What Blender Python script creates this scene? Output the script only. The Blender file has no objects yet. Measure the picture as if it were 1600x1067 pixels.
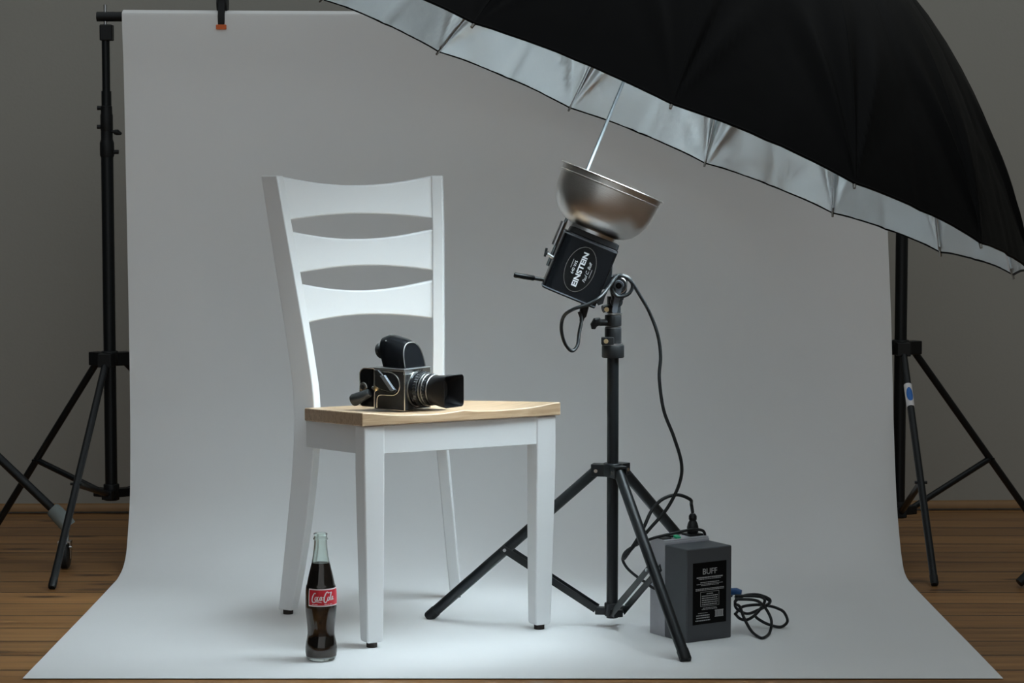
import bpy, math, random
from mathutils import Vector, Matrix, noise
random.seed(7)
C = bpy.context.scene.collection
sc = bpy.context.scene
PI = math.pi
V = Vector

# ------------------------------------------------------------------ camera, world, exposure
F_PX = 3600.0
cam_d = bpy.data.cameras.new('camera'); cam = bpy.data.objects.new('camera', cam_d); C.objects.link(cam)
cam.location = (0, 0, 0.96)
cam.rotation_euler = (PI/2 - math.atan(266/F_PX), 0, 0)
cam_d.sensor_width = 36; cam_d.lens = 36*F_PX/1600; cam_d.clip_start = 0.05
sc.camera = cam
sc.cycles.blur_glossy = 0.0          # the umbrella light is a glossy bounce: keep it sharp
sc.view_settings.view_transform = 'Standard'; sc.view_settings.look = 'None'
sc.view_settings.gamma = 1; sc.view_settings.use_curve_mapping = False
sc.view_settings.exposure = 0.0
w = bpy.data.worlds.new('world'); sc.world = w; w.use_nodes = True
w.node_tree.nodes['Background'].inputs[0].default_value = (0.93, 1.0, 1.02, 1)
w.node_tree.nodes['Background'].inputs[1].default_value = 0.54
FLASH_W = 95.0
FLASH_COL = (0.885, 1.0, 1.06)
# ------------------------------------------------------------------ materials
def mat(name, col, rough=0.5, metal=0.0, spec=0.5, bump=0.0, bscale=200.0, var=0.0, vscale=6.0, coat=0.0, trans=0.0, ior=1.45, bstretch=(1,1,1)):
    m = bpy.data.materials.new(name); m.use_nodes = True
    nt = m.node_tree; b = nt.nodes['Principled BSDF']
    b.inputs['Base Color'].default_value = (*col, 1); b.inputs['Roughness'].default_value = rough
    b.inputs['Metallic'].default_value = metal; b.inputs['Specular IOR Level'].default_value = spec
    b.inputs['Coat Weight'].default_value = coat; b.inputs['Transmission Weight'].default_value = trans; b.inputs['IOR'].default_value = ior
    tc = nt.nodes.new('ShaderNodeTexCoord')
    if bump:
        mp = nt.nodes.new('ShaderNodeMapping'); mp.inputs['Scale'].default_value = bstretch
        nt.links.new(tc.outputs['Object'], mp.inputs[0])
        n = nt.nodes.new('ShaderNodeTexNoise'); n.inputs['Scale'].default_value = bscale; n.inputs['Detail'].default_value = 3
        nt.links.new(mp.outputs[0], n.inputs['Vector'])
        bp = nt.nodes.new('ShaderNodeBump'); bp.inputs['Strength'].default_value = bump; bp.inputs['Distance'].default_value = 0.002
        nt.links.new(n.outputs['Fac'], bp.inputs['Height']); nt.links.new(bp.outputs[0], b.inputs['Normal'])
    if var:
        n = nt.nodes.new('ShaderNodeTexNoise'); n.inputs['Scale'].default_value = vscale; n.inputs['Detail'].default_value = 4
        nt.links.new(tc.outputs['Object'], n.inputs['Vector'])
        r = nt.nodes.new('ShaderNodeValToRGB')
        r.color_ramp.elements[0].position = 0.3; r.color_ramp.elements[1].position = 0.7
        r.color_ramp.elements[0].color = (*[c*(1-var) for c in col], 1); r.color_ramp.elements[1].color = (*[min(1, c*(1+var)) for c in col], 1)
        nt.links.new(n.outputs['Fac'], r.inputs[0]); nt.links.new(r.outputs[0], b.inputs['Base Color'])
    return m

def ramp(nt, fac, stops):
    r = nt.nodes.new('ShaderNodeValToRGB'); e = r.color_ramp.elements
    while len(e) < len(stops): e.new(0.5)
    for i, (p, c) in enumerate(stops): e[i].position = p; e[i].color = (*c, 1)
    nt.links.new(fac, r.inputs[0]); return r.outputs[0]
def mth(nt, op, a, b=None):
    n = nt.nodes.new('ShaderNodeMath'); n.operation = op
    for i, x in enumerate((a, b)):
        if x is None: continue
        if isinstance(x, (int, float)): n.inputs[i].default_value = x
        else: nt.links.new(x, n.inputs[i])
    return n.outputs[0]
def mix(nt, fac, a, b, bt='MIX'):
    n = nt.nodes.new('ShaderNodeMix'); n.data_type = 'RGBA'; n.blend_type = bt
    for s, x in ((n.inputs[0], fac), (n.inputs[6], a), (n.inputs[7], b)):
        if isinstance(x, (int, float)): s.default_value = x
        elif isinstance(x, tuple): s.default_value = (*x, 1)
        else: nt.links.new(x, s)
    return n.outputs[2]

def mat_floor():
    m = bpy.data.materials.new('pine_boards'); m.use_nodes = True; nt = m.node_tree; b = nt.nodes['Principled BSDF']
    tc = nt.nodes.new('ShaderNodeTexCoord'); sep = nt.nodes.new('ShaderNodeSeparateXYZ'); nt.links.new(tc.outputs['Object'], sep.inputs[0])
    yy = mth(nt, 'DIVIDE', sep.outputs['Y'], 0.137)
    idx = mth(nt, 'FLOOR', yy); fr = mth(nt, 'FRACT', yy)
    wn = nt.nodes.new('ShaderNodeTexWhiteNoise'); wn.noise_dimensions = '1D'; nt.links.new(idx, wn.inputs['W'])
    off = mth(nt, 'MULTIPLY', wn.outputs['Value'], 37.0)
    cmb = nt.nodes.new('ShaderNodeCombineXYZ'); nt.links.new(mth(nt, 'ADD', sep.outputs['X'], off), cmb.inputs[0]); nt.links.new(sep.outputs['Y'], cmb.inputs[1]); nt.links.new(off, cmb.inputs[2])
    mp = nt.nodes.new('ShaderNodeMapping'); mp.inputs['Scale'].default_value = (1.3, 26, 1); nt.links.new(cmb.outputs[0], mp.inputs[0])
    gr = nt.nodes.new('ShaderNodeTexNoise'); gr.inputs['Scale'].default_value = 2.2; gr.inputs['Detail'].default_value = 6; gr.inputs['Distortion'].default_value = 0.6; nt.links.new(mp.outputs[0], gr.inputs['Vector'])
    base = ramp(nt, gr.outputs['Fac'], [(0.30, (0.22, 0.104, 0.036)), (0.5, (0.35, 0.176, 0.063)), (0.7, (0.45, 0.245, 0.098))])
    tone = ramp(nt, wn.outputs['Value'], [(0, (0.72, 0.70, 0.68)), (1, (1.12, 1.08, 1.03))])
    col = mix(nt, 1.0, base, tone, 'MULTIPLY')
    # knots: rare dark elongated spots
    mk = nt.nodes.new('ShaderNodeMapping'); mk.inputs['Scale'].default_value = (2.6, 9.5, 1); nt.links.new(cmb.outputs[0], mk.inputs[0])
    vo = nt.nodes.new('ShaderNodeTexVoronoi'); vo.voronoi_dimensions = '2D'; vo.inputs['Scale'].default_value = 1.0; nt.links.new(mk.outputs[0], vo.inputs['Vector'])
    kn = ramp(nt, vo.outputs['Distance'], [(0.0, (1, 1, 1)), (0.10, (0.75, 0.75, 0.75)), (0.17, (0, 0, 0))])
    sepc = nt.nodes.new('ShaderNodeSeparateColor'); nt.links.new(vo.outputs['Color'], sepc.inputs[0])
    kf = mth(nt, 'MULTIPLY', kn, mth(nt, 'GREATER_THAN', sepc.outputs[0], 0.55))
    col = mix(nt, kf, col, (0.085, 0.042, 0.020))
    gap = mth(nt, 'LESS_THAN', fr, 0.055)
    col = mix(nt, gap, col, (0.05, 0.028, 0.014))
    nt.links.new(col, b.inputs['Base Color'])
    rg = mth(nt, 'ADD', mth(nt, 'MULTIPLY', gr.outputs['Fac'], 0.2), 0.30); nt.links.new(rg, b.inputs['Roughness'])
    bp = nt.nodes.new('ShaderNodeBump'); bp.inputs['Strength'].default_value = 0.5; bp.inputs['Distance'].default_value = 0.002
    nt.links.new(mth(nt, 'SUBTRACT', mth(nt, 'MULTIPLY', gr.outputs['Fac'], 0.25), gap), bp.inputs['Height']); nt.links.new(bp.outputs[0], b.inputs['Normal'])
    return m
def mat_oak():
    m = bpy.data.materials.new('oak'); m.use_nodes = True; nt = m.node_tree; b = nt.nodes['Principled BSDF']
    tc = nt.nodes.new('ShaderNodeTexCoord'); mp = nt.nodes.new('ShaderNodeMapping'); mp.inputs['Scale'].default_value = (2.2, 30, 30)
    mp.inputs['Rotation'].default_value = (0, 0, 0); nt.links.new(tc.outputs['Object'], mp.inputs[0])
    g = nt.nodes.new('ShaderNodeTexNoise'); g.inputs['Scale'].default_value = 3.5; g.inputs['Detail'].default_value = 6; g.inputs['Distortion'].default_value = 0.8; nt.links.new(mp.outputs[0], g.inputs['Vector'])
    col = ramp(nt, g.outputs['Fac'], [(0.28, (0.31, 0.195, 0.108)), (0.5, (0.46, 0.318, 0.195)), (0.72, (0.55, 0.405, 0.265))])
    nt.links.new(col, b.inputs['Base Color']); b.inputs['Roughness'].default_value = 0.36
    bp = nt.nodes.new('ShaderNodeBump'); bp.inputs['Strength'].default_value = 0.12; bp.inputs['Distance'].default_value = 0.001
    nt.links.new(g.outputs['Fac'], bp.inputs['Height']); nt.links.new(bp.outputs[0], b.inputs['Normal']); return m

M = dict(
    paper=mat('seamless_paper', (0.855, 0.86, 0.86), 0.75, spec=0.25, bump=0.05, bscale=9, var=0.012, vscale=3),
    wall=mat('painted_wall', (0.40, 0.39, 0.355), 0.85, spec=0.2, bump=0.15, bscale=120, var=0.02, vscale=2),
    wall_light_cut=mat('light_cutting_wall', (0.13, 0.125, 0.12), 0.85, spec=0.2, bump=0.1, bscale=120),  # dark only to deepen shade on the chair's left faces
    floor=mat_floor(), oak=mat_oak(),
    pine=mat('pine_trim', (0.29, 0.160, 0.065), 0.45, var=0.12, vscale=9),
    white=mat('white_paint', (0.85, 0.86, 0.865), 0.32, spec=0.45, bump=0.03, bscale=300),
    pad=mat('brown_felt', (0.035, 0.028, 0.024), 0.9, bump=0.3, bscale=900),
    black=mat('black_enamel', (0.008, 0.010, 0.0115), 0.34, spec=0.35, bump=0.05, bscale=700),
    black_plastic=mat('black_plastic', (0.009, 0.010, 0.011), 0.42, spec=0.35, bump=0.06, bscale=900),
    rubber=mat('black_rubber', (0.009, 0.0105, 0.0115), 0.45, spec=0.4, bump=0.05, bscale=600),
    leather=mat('black_leatherette', (0.007, 0.007, 0.007), 0.5, spec=0.25, bump=0.7, bscale=1500),
    gloss=mat('gloss_black', (0.0038, 0.0042, 0.0050), 0.22, spec=0.13, bump=0.04, bscale=900),
    dark=mat('dark_interior', (0.004, 0.004, 0.004), 0.8, bump=0.2, bscale=400),
    steel=mat('steel', (0.62, 0.64, 0.66), 0.28, metal=1, bump=0.05, bscale=400),
    chrome=mat('satin_chrome', (0.62, 0.61, 0.58), 0.25, metal=1, bump=0.04, bscale=800),
    hood=mat('hood_black', (0.004, 0.004, 0.0045), 0.38, spec=0.18, bump=0.04, bscale=900),
    dull=mat('dull_metal', (0.27, 0.265, 0.25), 0.38, metal=1, bump=0.05, bscale=800),
    steelgrey=mat('blue_grey_metal', (0.085, 0.095, 0.11), 0.4, bump=0.05, bscale=800),
    bluesteel=mat('blued_steel', (0.34, 0.40, 0.43), 0.3, metal=1, bump=0.04, bscale=500),
    brass=mat('brass', (0.60, 0.48, 0.28), 0.35, metal=1, bump=0.05, bscale=800),
    alu=mat('spun_aluminium', (0.62, 0.60, 0.575), 0.33, metal=1, bump=0.12, bscale=60, bstretch=(1, 1, 12)),
    cloth=mat('black_nylon', (0.0030, 0.0031, 0.0035), 0.5, spec=0.07, bump=0.25, bscale=22),
    lining=mat('silver_lining', (0.67, 0.705, 0.72), 0.275, metal=1, bump=0.42, bscale=30),
    grey=mat('dark_grey_plastic', (0.058, 0.062, 0.069), 0.5, bump=0.08, bscale=700, var=0.04),
    lightgrey=mat('light_grey_plastic', (0.36, 0.36, 0.385), 0.45, bump=0.06, bscale=500, var=0.03),
    midgrey=mat('grey_rubber', (0.20, 0.23, 0.225), 0.6, bump=0.1, bscale=300),
    print=mat('label_print', (0.36, 0.36, 0.36), 0.6, bump=0.03, bscale=700),
    printw=mat('white_print', (0.72, 0.74, 0.76), 0.55, bump=0.03, bscale=700),
    labelblack=mat('black_label', (0.004, 0.004, 0.004), 0.5, spec=0.08, bump=0.03, bscale=500),
    red=mat('red_label', (0.52, 0.012, 0.025), 0.4, var=0.05, vscale=60),
    labelwhite=mat('white_label', (0.80, 0.78, 0.78), 0.45, bump=0.03, bscale=500),
    orange=mat('orange_plastic', (0.75, 0.15, 0.035), 0.5, bump=0.05, bscale=500),
    blue=mat('blue_plastic', (0.02, 0.085, 0.24), 0.45, bump=0.05, bscale=400),
    stickerblue=mat('sticker_blue', (0.02, 0.16, 0.55), 0.4, var=0.06, vscale=200),
    green=mat('green_switch', (0.03, 0.50, 0.25), 0.35, bump=0.03, bscale=500),
    olive=mat('olive_metal', (0.16, 0.145, 0.10), 0.5, bump=0.1, bscale=300),
    glass=mat('green_tinted_glass', (0.91, 0.978, 0.945), 0.02, trans=1, ior=1.5),
    cola=mat('dark_cola', (0.16, 0.035, 0.018), 0.0, trans=1, ior=1.34),
    tube=mat('frosted_flash_tube', (0.9, 0.9, 0.88), 0.4, bump=0.02, bscale=300),
)
b = M['cola'].node_tree.nodes['Principled BSDF']
va = M['cola'].node_tree.nodes.new('ShaderNodeVolumeAbsorption'); va.inputs['Color'].default_value = (0.30, 0.07, 0.03, 1); va.inputs['Density'].default_value = 230
M['cola'].node_tree.links.new(va.outputs[0], M['cola'].node_tree.nodes['Material Output'].inputs['Volume'])
b.inputs['Base Color'].default_value = (0.9, 0.6, 0.5, 1)
# ------------------------------------------------------------------ mesh helpers
def interp(xs, t, closed=False):
    """Catmull-Rom through points xs at parameter t in [0, len-1]"""
    n = len(xs)
    i = min(int(t), n-2); f = t-i
    p1, p2 = V(xs[i]), V(xs[i+1]); p0 = V(xs[i-1]) if i > 0 else p1*2-p2; p3 = V(xs[i+2]) if i+2 < n else p2*2-p1
    return 0.5*((2*p1)+(p2-p0)*f+(2*p0-5*p1+4*p2-p3)*f*f+(3*p1-p0-3*p2+p3)*f**3)
def smooth_path(pts, k=10):
    return [interp(pts, j/k) for j in range((len(pts)-1)*k+1)]

class MB:
    def __init__(s): s.v = []; s.f = []
    def add(s, vs, fs):
        o = len(s.v); s.v += [V(p) for p in vs]; s.f += [tuple(i+o for i in f) for f in fs]; return s
    def box(s, c, d, mtx=None):
        x, y, z = d[0]/2, d[1]/2, d[2]/2
        vs = [V((sx*x, sy*y, sz*z)) for sx in (-1, 1) for sy in (-1, 1) for sz in (-1, 1)]
        vs = [V(c)+((mtx @ p) if mtx else p) for p in vs]
        return s.add(vs, [(0, 1, 3, 2), (4, 6, 7, 5), (0, 4, 5, 1), (2, 3, 7, 6), (0, 2, 6, 4), (1, 5, 7, 3)])
    def loft(s, rings, cap=True, close=False):
        n = len(rings[0]); vs = [p for r in rings for p in r]; fs = []
        m = len(rings)
        for i in range(m if close else m-1):
            for j in range(n):
                a, b_ = i*n+j, i*n+(j+1) % n; c, d = ((i+1) % m)*n+(j+1) % n, ((i+1) % m)*n+j
                fs.append((a, b_, c, d))
        if cap and not close: fs.append(tuple(range(n-1, -1, -1))); fs.append(tuple((m-1)*n+j for j in range(n)))
        return s.add(vs, fs)
    def tube(s, pts, r, n=14, cap=True, flat=None):
        pts = [V(p) for p in pts]; rings = []; up = None
        for i, p in enumerate(pts):
            t = (pts[min(i+1, len(pts)-1)]-pts[max(i-1, 0)]).normalized()
            if up is None:
                up = V((0, 0, 1)) if abs(t.z) < 0.9 else V((1, 0, 0))
            a = t.cross(up).normalized(); up = a.cross(t).normalized()
            rr = r[i] if isinstance(r, (list, tuple)) else r
            rings.append([p+a*rr*math.cos(2*PI*k/n)+up*rr*math.sin(2*PI*k/n) for k in range(n)])
        return s.loft(rings, cap)
    def lathe(s, prof, n=40, c=(0, 0, 0), mtx=None, cap=True, flute=None):
        rings = []
        for r, z in prof:
            ring = []
            for k in range(n):
                a = 2*PI*k/n; rr = r*(1+(flute(a, z) if flute else 0))
                p = V((rr*math.cos(a), rr*math.sin(a), z)); ring.append(V(c)+((mtx @ p) if mtx else p))
            rings.append(ring)
        return s.loft(rings, cap)
    def prism(s, poly, axis_pts):
        """poly: list of 3D points, extruded by vector axis_pts"""
        e = V(axis_pts); n = len(poly); vs = [V(p) for p in poly]+[V(p)+e for p in poly]
        fs = [tuple(range(n-1, -1, -1)), tuple(range(n, 2*n))]+[(i, (i+1) % n, n+(i+1) % n, n+i) for i in range(n)]
        return s.add(vs, fs)
    def build(s, name, m, parent=None, bevel=0.0, seg=2, smooth=True, ang=40, offset=None):
        off = V(offset) if offset is not None else V((0, 0, 0))
        me = bpy.data.meshes.new(name); me.from_pydata([tuple(p-off) for p in s.v], [], s.f)
        import bmesh
        bm = bmesh.new(); bm.from_mesh(me); bmesh.ops.recalc_face_normals(bm, faces=bm.faces); bm.to_mesh(me); bm.free()
        if smooth:
            me.polygons.foreach_set('use_smooth', [True]*len(me.polygons)); me.set_sharp_from_angle(angle=math.radians(ang))
        me.materials.append(M[m] if isinstance(m, str) else m)
        o = bpy.data.objects.new(name, me); C.objects.link(o)
        if bevel:
            bv = o.modifiers.new('edge', 'BEVEL'); bv.width = bevel; bv.segments = seg; bv.limit_method = 'ANGLE'; bv.angle_limit = math.radians(40); bv.harden_normals = True
        if parent: o.parent = parent
        return o
def rot(ax, deg): return Matrix.Rotation(math.radians(deg), 3, ax)
def align(d): return V(d).to_track_quat('Z', 'Y').to_matrix()
def cyl(p, q, r, n=20): return MB().tube([p, q], r, n)
def thing(name, label, cat, loc=(0, 0, 0), rz=0.0, group=None, rot_eul=None):
    o = bpy.data.objects.new(name, None); C.objects.link(o); o.location = loc; o.rotation_euler = rot_eul or (0, 0, rz); o.empty_display_size = 0.05
    return tag(o, label, cat, group)
def tag(o, label, cat, group=None):
    o['label'] = label; o['category'] = cat
    if group: o['group'] = group
    return o
def struct(o): o['kind'] = 'structure'; return o
def text_mb(txt, size, place, bold=0.0, width=None, shear=0.0, depth=0.0002):
    """text as a thin mesh; place(x, y, h) -> point"""
    cu = bpy.data.curves.new('t', 'FONT'); cu.body = txt; cu.size = size; cu.align_x = 'CENTER'; cu.align_y = 'CENTER'; cu.offset = bold; cu.shear = shear; cu.resolution_u = 3
    cu.extrude = depth; o = bpy.data.objects.new('t', cu); C.objects.link(o)
    dg = bpy.context.evaluated_depsgraph_get(); me = bpy.data.meshes.new_from_object(o.evaluated_get(dg))
    xs = [v.co.x for v in me.vertices]; sx = (width/(max(xs)-min(xs))) if width else 1.0; cx = (max(xs)+min(xs))/2
    mb = MB(); mb.add([place((v.co.x-cx)*sx, v.co.y, v.co.z+depth) for v in me.vertices], [tuple(p.vertices) for p in me.polygons])
    bpy.data.objects.remove(o); bpy.data.curves.remove(cu); bpy.data.meshes.remove(me); return mb

# ------------------------------------------------------------------ room
mb = MB().box((0, 3.0, -0.05), (9, 9.0, 0.1)); struct(mb.build('floor', 'floor', smooth=False))
WA = math.radians(1.4)
mw = Matrix.Rotation(WA, 3, 'Z')
struct(MB().box((0, 6.56, 1.45), (9, 0.18, 2.9), mw).build('wall_back', 'wall', smooth=False))
struct(MB().box((-2.6, 3.0, 1.4), (0.1, 7.4, 2.8)).build('added_wall_left', 'wall_light_cut', smooth=False))  # unseen wall, added to block world light from the left
struct(MB().box((2.9, 3.0, 1.4), (0.1, 7.4, 2.8)).build('added_wall_right', 'wall', smooth=False))  # also unseen, added to hold back world light on the right
bl = MB()
prof = [(0, 0.006), (-0.016, 0.006), (-0.016, 0.012), (-0.013, 0.020), (-0.007, 0.026), (0, 0.027)]
bl.loft([[V((0, 6.47, 0))+mw @ V((x, y, z)) for y, z in prof] for x in (-4.4, 4.4)])
struct(bl.build('baseboard_back', 'pine', ang=60))

# ------------------------------------------------------------------ seamless paper
YB = 5.72
secs = [  # (y, z, x_left, x_right) down the sheet
    (5.800, 1.3575, -0.966, 0.925), (5.775, 1.3600, -0.966, 0.925), (5.755, 1.3530, -0.966, 0.925), (5.748, 1.335, -0.966, 0.925),
    (5.746, 1.20, -0.963, 0.925), (5.738, 0.90, -0.959, 0.931), (5.722, 0.60, -0.954, 0.943), (5.690, 0.35, -0.948, 0.947), (5.640, 0.18, -0.942, 0.947),
    (5.590, 0.092, -0.939, 0.946), (5.510, 0.030, -0.933, 0.941), (5.40, 0.006, -0.929, 0.932), (5.25, 0.0025, -0.928, 0.929), (4.9, 0.0022, -0.927, 0.929), (4.6, 0.0022, -0.927, 0.930), (4.303, 0.0022, -0.927, 0.930)]
rows = []
NX = 40
for t in range((len(secs)-1)*6+1):
    p = interp([V((a[0], a[1], 0)) for a in secs], t/6); q = interp([V((a[2], a[3], 0)) for a in secs], t/6)
    row = []
    for i in range(NX+1):
        f = i/NX; x = q.x+(q.y-q.x)*f
        sag = 0.0
        if p.y > 1.0:   # slack near the clamps at the top
            sag = 0.004*math.sin(f*PI)*max(0, (p.y-1.2)/0.16)
        wav = 0.003*math.sin(f*5.1+1.0)*max(0, min(1, p.y/0.6))*(1 if p.y < 1.25 else 0.3)
        row.append(V((x, p.x+wav, max(0.0022, p.y-sag))))
    rows.append(row)
pm = MB(); W1 = NX+1
pm.add([p for r in rows for p in r], [(i*W1+j, i*W1+j+1, (i+1)*W1+j+1, (i+1)*W1+j) for i in range(len(rows)-1) for j in range(NX)])
paper = pm.build('paper_backdrop', 'paper', ang=80)
so = paper.modifiers.new('thickness', 'SOLIDIFY'); so.thickness = 0.0006; so.offset = 0; so.use_rim = False
tag(paper, 'wide white seamless paper sheet hung behind the chair and swept over floor', 'backdrop')

# ------------------------------------------------------------------ stands
def stand_tube(name, a, b_, r, m, parent, n=18): return MB().tube([a, b_], r, n).build(name, m, parent)
def leg_with_brace(root, top, foot, hub, frac, r, br, rname='leg', m='black', tipm='rubber', bolt='steel', double=True):
    top, foot, hub = V(top), V(foot), V(hub)
    d = (foot-top).normalized()
    lg = MB().tube([top, foot-d*0.02], r, 18).build(rname, m, root)
    MB().tube([foot-d*0.025, foot-d*0.004, foot], [r*1.08, r*1.08, r*0.9], 18).build('rubber_tip', tipm, lg)
    j = top+(foot-top)*frac
    e = (hub-j).normalized(); side = e.cross(V((0, 0, 1))).normalized()
    bm = MB(); w_ = br
    if double:
        for s in (-1, 1):
            o = side*(r+0.002)*s
            n2 = side; up = e.cross(side).normalized()
            q = [j+o+up*w_-e*0.008, j+o-up*w_-e*0.008, hub+o*0.9-up*w_, hub+o*0.9+up*w_]
            bm.prism([p-n2*0.001 for p in q], n2*0.002)
    else: bm.tube([j, hub], w_, 12)
    bm.build('brace', m, root, bevel=0.0006)
    bo = MB().tube([j-side*(r+0.006), j+side*(r+0.006)], 0.0035, 10); bo.build('bolt', bolt, lg)
    return lg

# centre light stand
S = V((0.211, 4.80, 0))
st = thing('light_stand', 'black tripod stand holding up the studio flash, right of white chair', 'light stand', S)
L = lambda *p: V(p)-S
stand_tube('column', (0, 0, 0.022), (0, 0, 0.578), 0.0122, 'black', st, 24)
MB().lathe([(0.0225, 0.572), (0.0235, 0.574), (0.0235, 0.596), (0.0225, 0.598)], 28).build('collar', 'black_plastic', st)
MB().lathe([(0.0215, 0.5985), (0.0215, 0.6015)], 28).build('collar_ring', 'steel', st)
MB().lathe([(0.0165, 0.600), (0.0175, 0.604), (0.0175, 0.633), (0.0165, 0.636)], 28).build('locking_sleeve', 'black_plastic', st)
MB().lathe([(0.0170, 0.638), (0.0175, 0.640), (0.0175, 0.659), (0.0168, 0.661)], 28).build('clamp_ring', 'black_plastic', st)
MB().lathe([(0.0172, 0.632), (0.0172, 0.6345)], 28).build('ring', 'steel', st)
MB().lathe([(0.0095, 0.655), (0.0095, 0.695)], 24).build('spigot', 'black', st)
kb = MB().tube([(-0.012, -0.006, 0.6455), (-0.030, -0.010, 0.6455)], 0.007, 14)
kb.tube([(-0.028, -0.010, 0.6475), (-0.036, -0.012, 0.647), (-0.041, -0.012, 0.640), (-0.0415, -0.012, 0.632)], [0.0085, 0.0095, 0.0075, 0.004], 14)
kb.build('locking_knob', 'rubber', st)
MB().box((-0.012, -0.013, 0.6075), (0.026, 0.020, 0.016)).build('clamp_lug', 'black_plastic', st, bevel=0.002)
MB().tube([(-0.0155, -0.022, 0.6075), (-0.0155, -0.0255, 0.6075)], 0.0048, 14).build('clamp_bolt', 'brass', st)
cl = MB(); cl.lathe([(0.020, 0.322), (0.0215, 0.325), (0.0215, 0.346), (0.019, 0.350)], 28)
feet = [(0.341, 4.452, 0.004), (-0.181, 4.890, 0.004), (0.49, 5.15, 0.004)]
for f in feet:
    d = (V(f)-S); d.z = 0; d.normalize(); cl.box((d.x*0.027, d.y*0.027, 0.3445), (0.034, 0.028, 0.006), Matrix.Rotation(math.atan2(d.y, d.x), 3, 'Z'))
    sd = d.cross(V((0, 0, 1)))
    for s in (-1, 1): cl.box(V((d.x*0.027, d.y*0.027, 0.333))+sd*0.0125*s, (0.034, 0.003, 0.022), Matrix.Rotation(math.atan2(d.y, d.x), 3, 'Z'))
cl.build('leg_collar', 'black', st, bevel=0.001)
hb = MB(); hb.lathe([(0.0155, 0.026), (0.0165, 0.028), (0.0165, 0.052), (0.0155, 0.054)], 24)
for f in feet:
    d = (V(f)-S); d.z = 0; d.normalize(); hb.box((d.x*0.022, d.y*0.022, 0.036), (0.026, 0.020, 0.015), Matrix.Rotation(math.atan2(d.y, d.x), 3, 'Z'))
hb.build('brace_hub', 'black', st, bevel=0.001)
for f in feet:
    d = (V(f)-S); d.z = 0; d.normalize()
    leg_with_brace(st, V((d.x*0.034, d.y*0.034, 0.334)), V(f)-S, V((d.x*0.033, d.y*0.033, 0.040)), 0.53, 0.0113, 0.0075, bolt='steel')
    sd = d.cross(V((0, 0, 1)))
    MB().tube([V((d.x*0.033, d.y*0.033, 0.334))-sd*0.017, V((d.x*0.033, d.y*0.033, 0.334))+sd*0.017], 0.004, 10).build('hinge_bolt', 'chrome', st)

# backdrop stands left and right (with a crossbar between them)
def backdrop_stand(x, y, ftop, label, legs, hubz, colz, frac):
    o = thing('backdrop_stand', label, 'backdrop stand', (x, y, 0), 0, 'tall black stands holding up the paper backdrop')
    stand_tube('lower_column', (0, 0, hubz-0.02), (0, 0, 1.03), 0.0155, 'black', o, 22)
    stand_tube('middle_column', (0, 0, 1.03), (0, 0, 1.16), 0.0125, 'black', o, 22)
    stand_tube('upper_column', (0, 0, 1.11), (0, 0, ftop-0.022), 0.0100, 'black', o, 22)
    MB().lathe([(0.0160, 0.995), (0.0180, 1.000), (0.0180, 1.030), (0.0165, 1.035), (0.0150, 1.040), (0.0150, 1.060)], 24).build('lower_clamp', 'black_plastic', o)
    MB().lathe([(0.0145, 1.060), (0.0158, 1.064), (0.0158, 1.100), (0.0145, 1.104), (0.0140, 1.122), (0.0120, 1.124)], 24).build('upper_clamp', 'black_plastic', o)
    for px, pz, nm in ((-0.023, 1.118, 'lug'), (-0.024, 1.071, 'lug'), (0.029, 1.008, 'lug')):
        MB().tube([(0, 0, pz), (px, 0, pz)], 0.0055, 12).build(nm, 'black_plastic', o)
    k = MB().tube([(0.012, -0.004, 1.060), (0.022, -0.006, 1.058)], 0.004, 10); k.tube([(0.020, -0.006, 1.058), (0.028, -0.007, 1.057), (0.038, -0.007, 1.053)], [0.006, 0.0075, 0.003], 12)
    k.build('wing_knob', 'rubber', o)
    MB().box((0.003, 0, ftop-0.040), (0.032, 0.030, 0.040)).build('top_clamp', 'black_plastic', o, bevel=0.003)
    MB().tube([(0, 0, ftop-0.03), (0, 0, ftop+0.0295)], 0.0042, 14).build('top_pin', 'steel', o)
    tc = MB(); tc.lathe([(0.020, colz-0.016), (0.022, colz-0.013), (0.022, colz+0.018), (0.020, colz+0.021)], 24)
    hb = MB(); hb.lathe([(0.019, hubz-0.022), (0.020, hubz-0.02), (0.020, hubz+0.018), (0.019, hubz+0.02)], 24)
    for f in legs:
        d = V((f[0]-x, f[1]-y, 0)).normalized(); mr = Matrix.Rotation(math.atan2(d.y, d.x), 3, 'Z')
        tc.box(d*0.032+V((0, 0, colz)), (0.048, 0.034, 0.034), mr); hb.box(d*0.030+V((0, 0, hubz-0.004)), (0.040, 0.026, 0.022), mr)
    tc.build('leg_collar', 'black_plastic', o, bevel=0.002); hb.build('brace_hub', 'black_plastic', o, bevel=0.002)
    for f in legs:
        d = V((f[0]-x, f[1]-y, 0)).normalized()
        leg_with_brace(o, d*0.040+V((0, 0, colz-0.006)), V((f[0]-x, f[1]-y, 0.004)), d*0.044+V((0, 0, hubz)), frac, 0.0090, 0.0080, m='black', double=False, bolt='black')
    return o
FT = 1.345
backdrop_stand(-1.016, 5.80, FT, 'black backdrop stand left of the paper with its bare crossbar end', [(-1.059, 5.245, 0), (-1.375, 6.02, 0), (-0.60, 6.12, 0)], 0.150, 0.487, 0.56)
rs = backdrop_stand(0.981, 5.80, FT, 'black backdrop stand right of the paper, white and blue sticker on leg', [(0.980, 5.285, 0), (1.405, 6.04, 0), (0.57, 6.08, 0)], 0.105, 0.515, 0.58)
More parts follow.
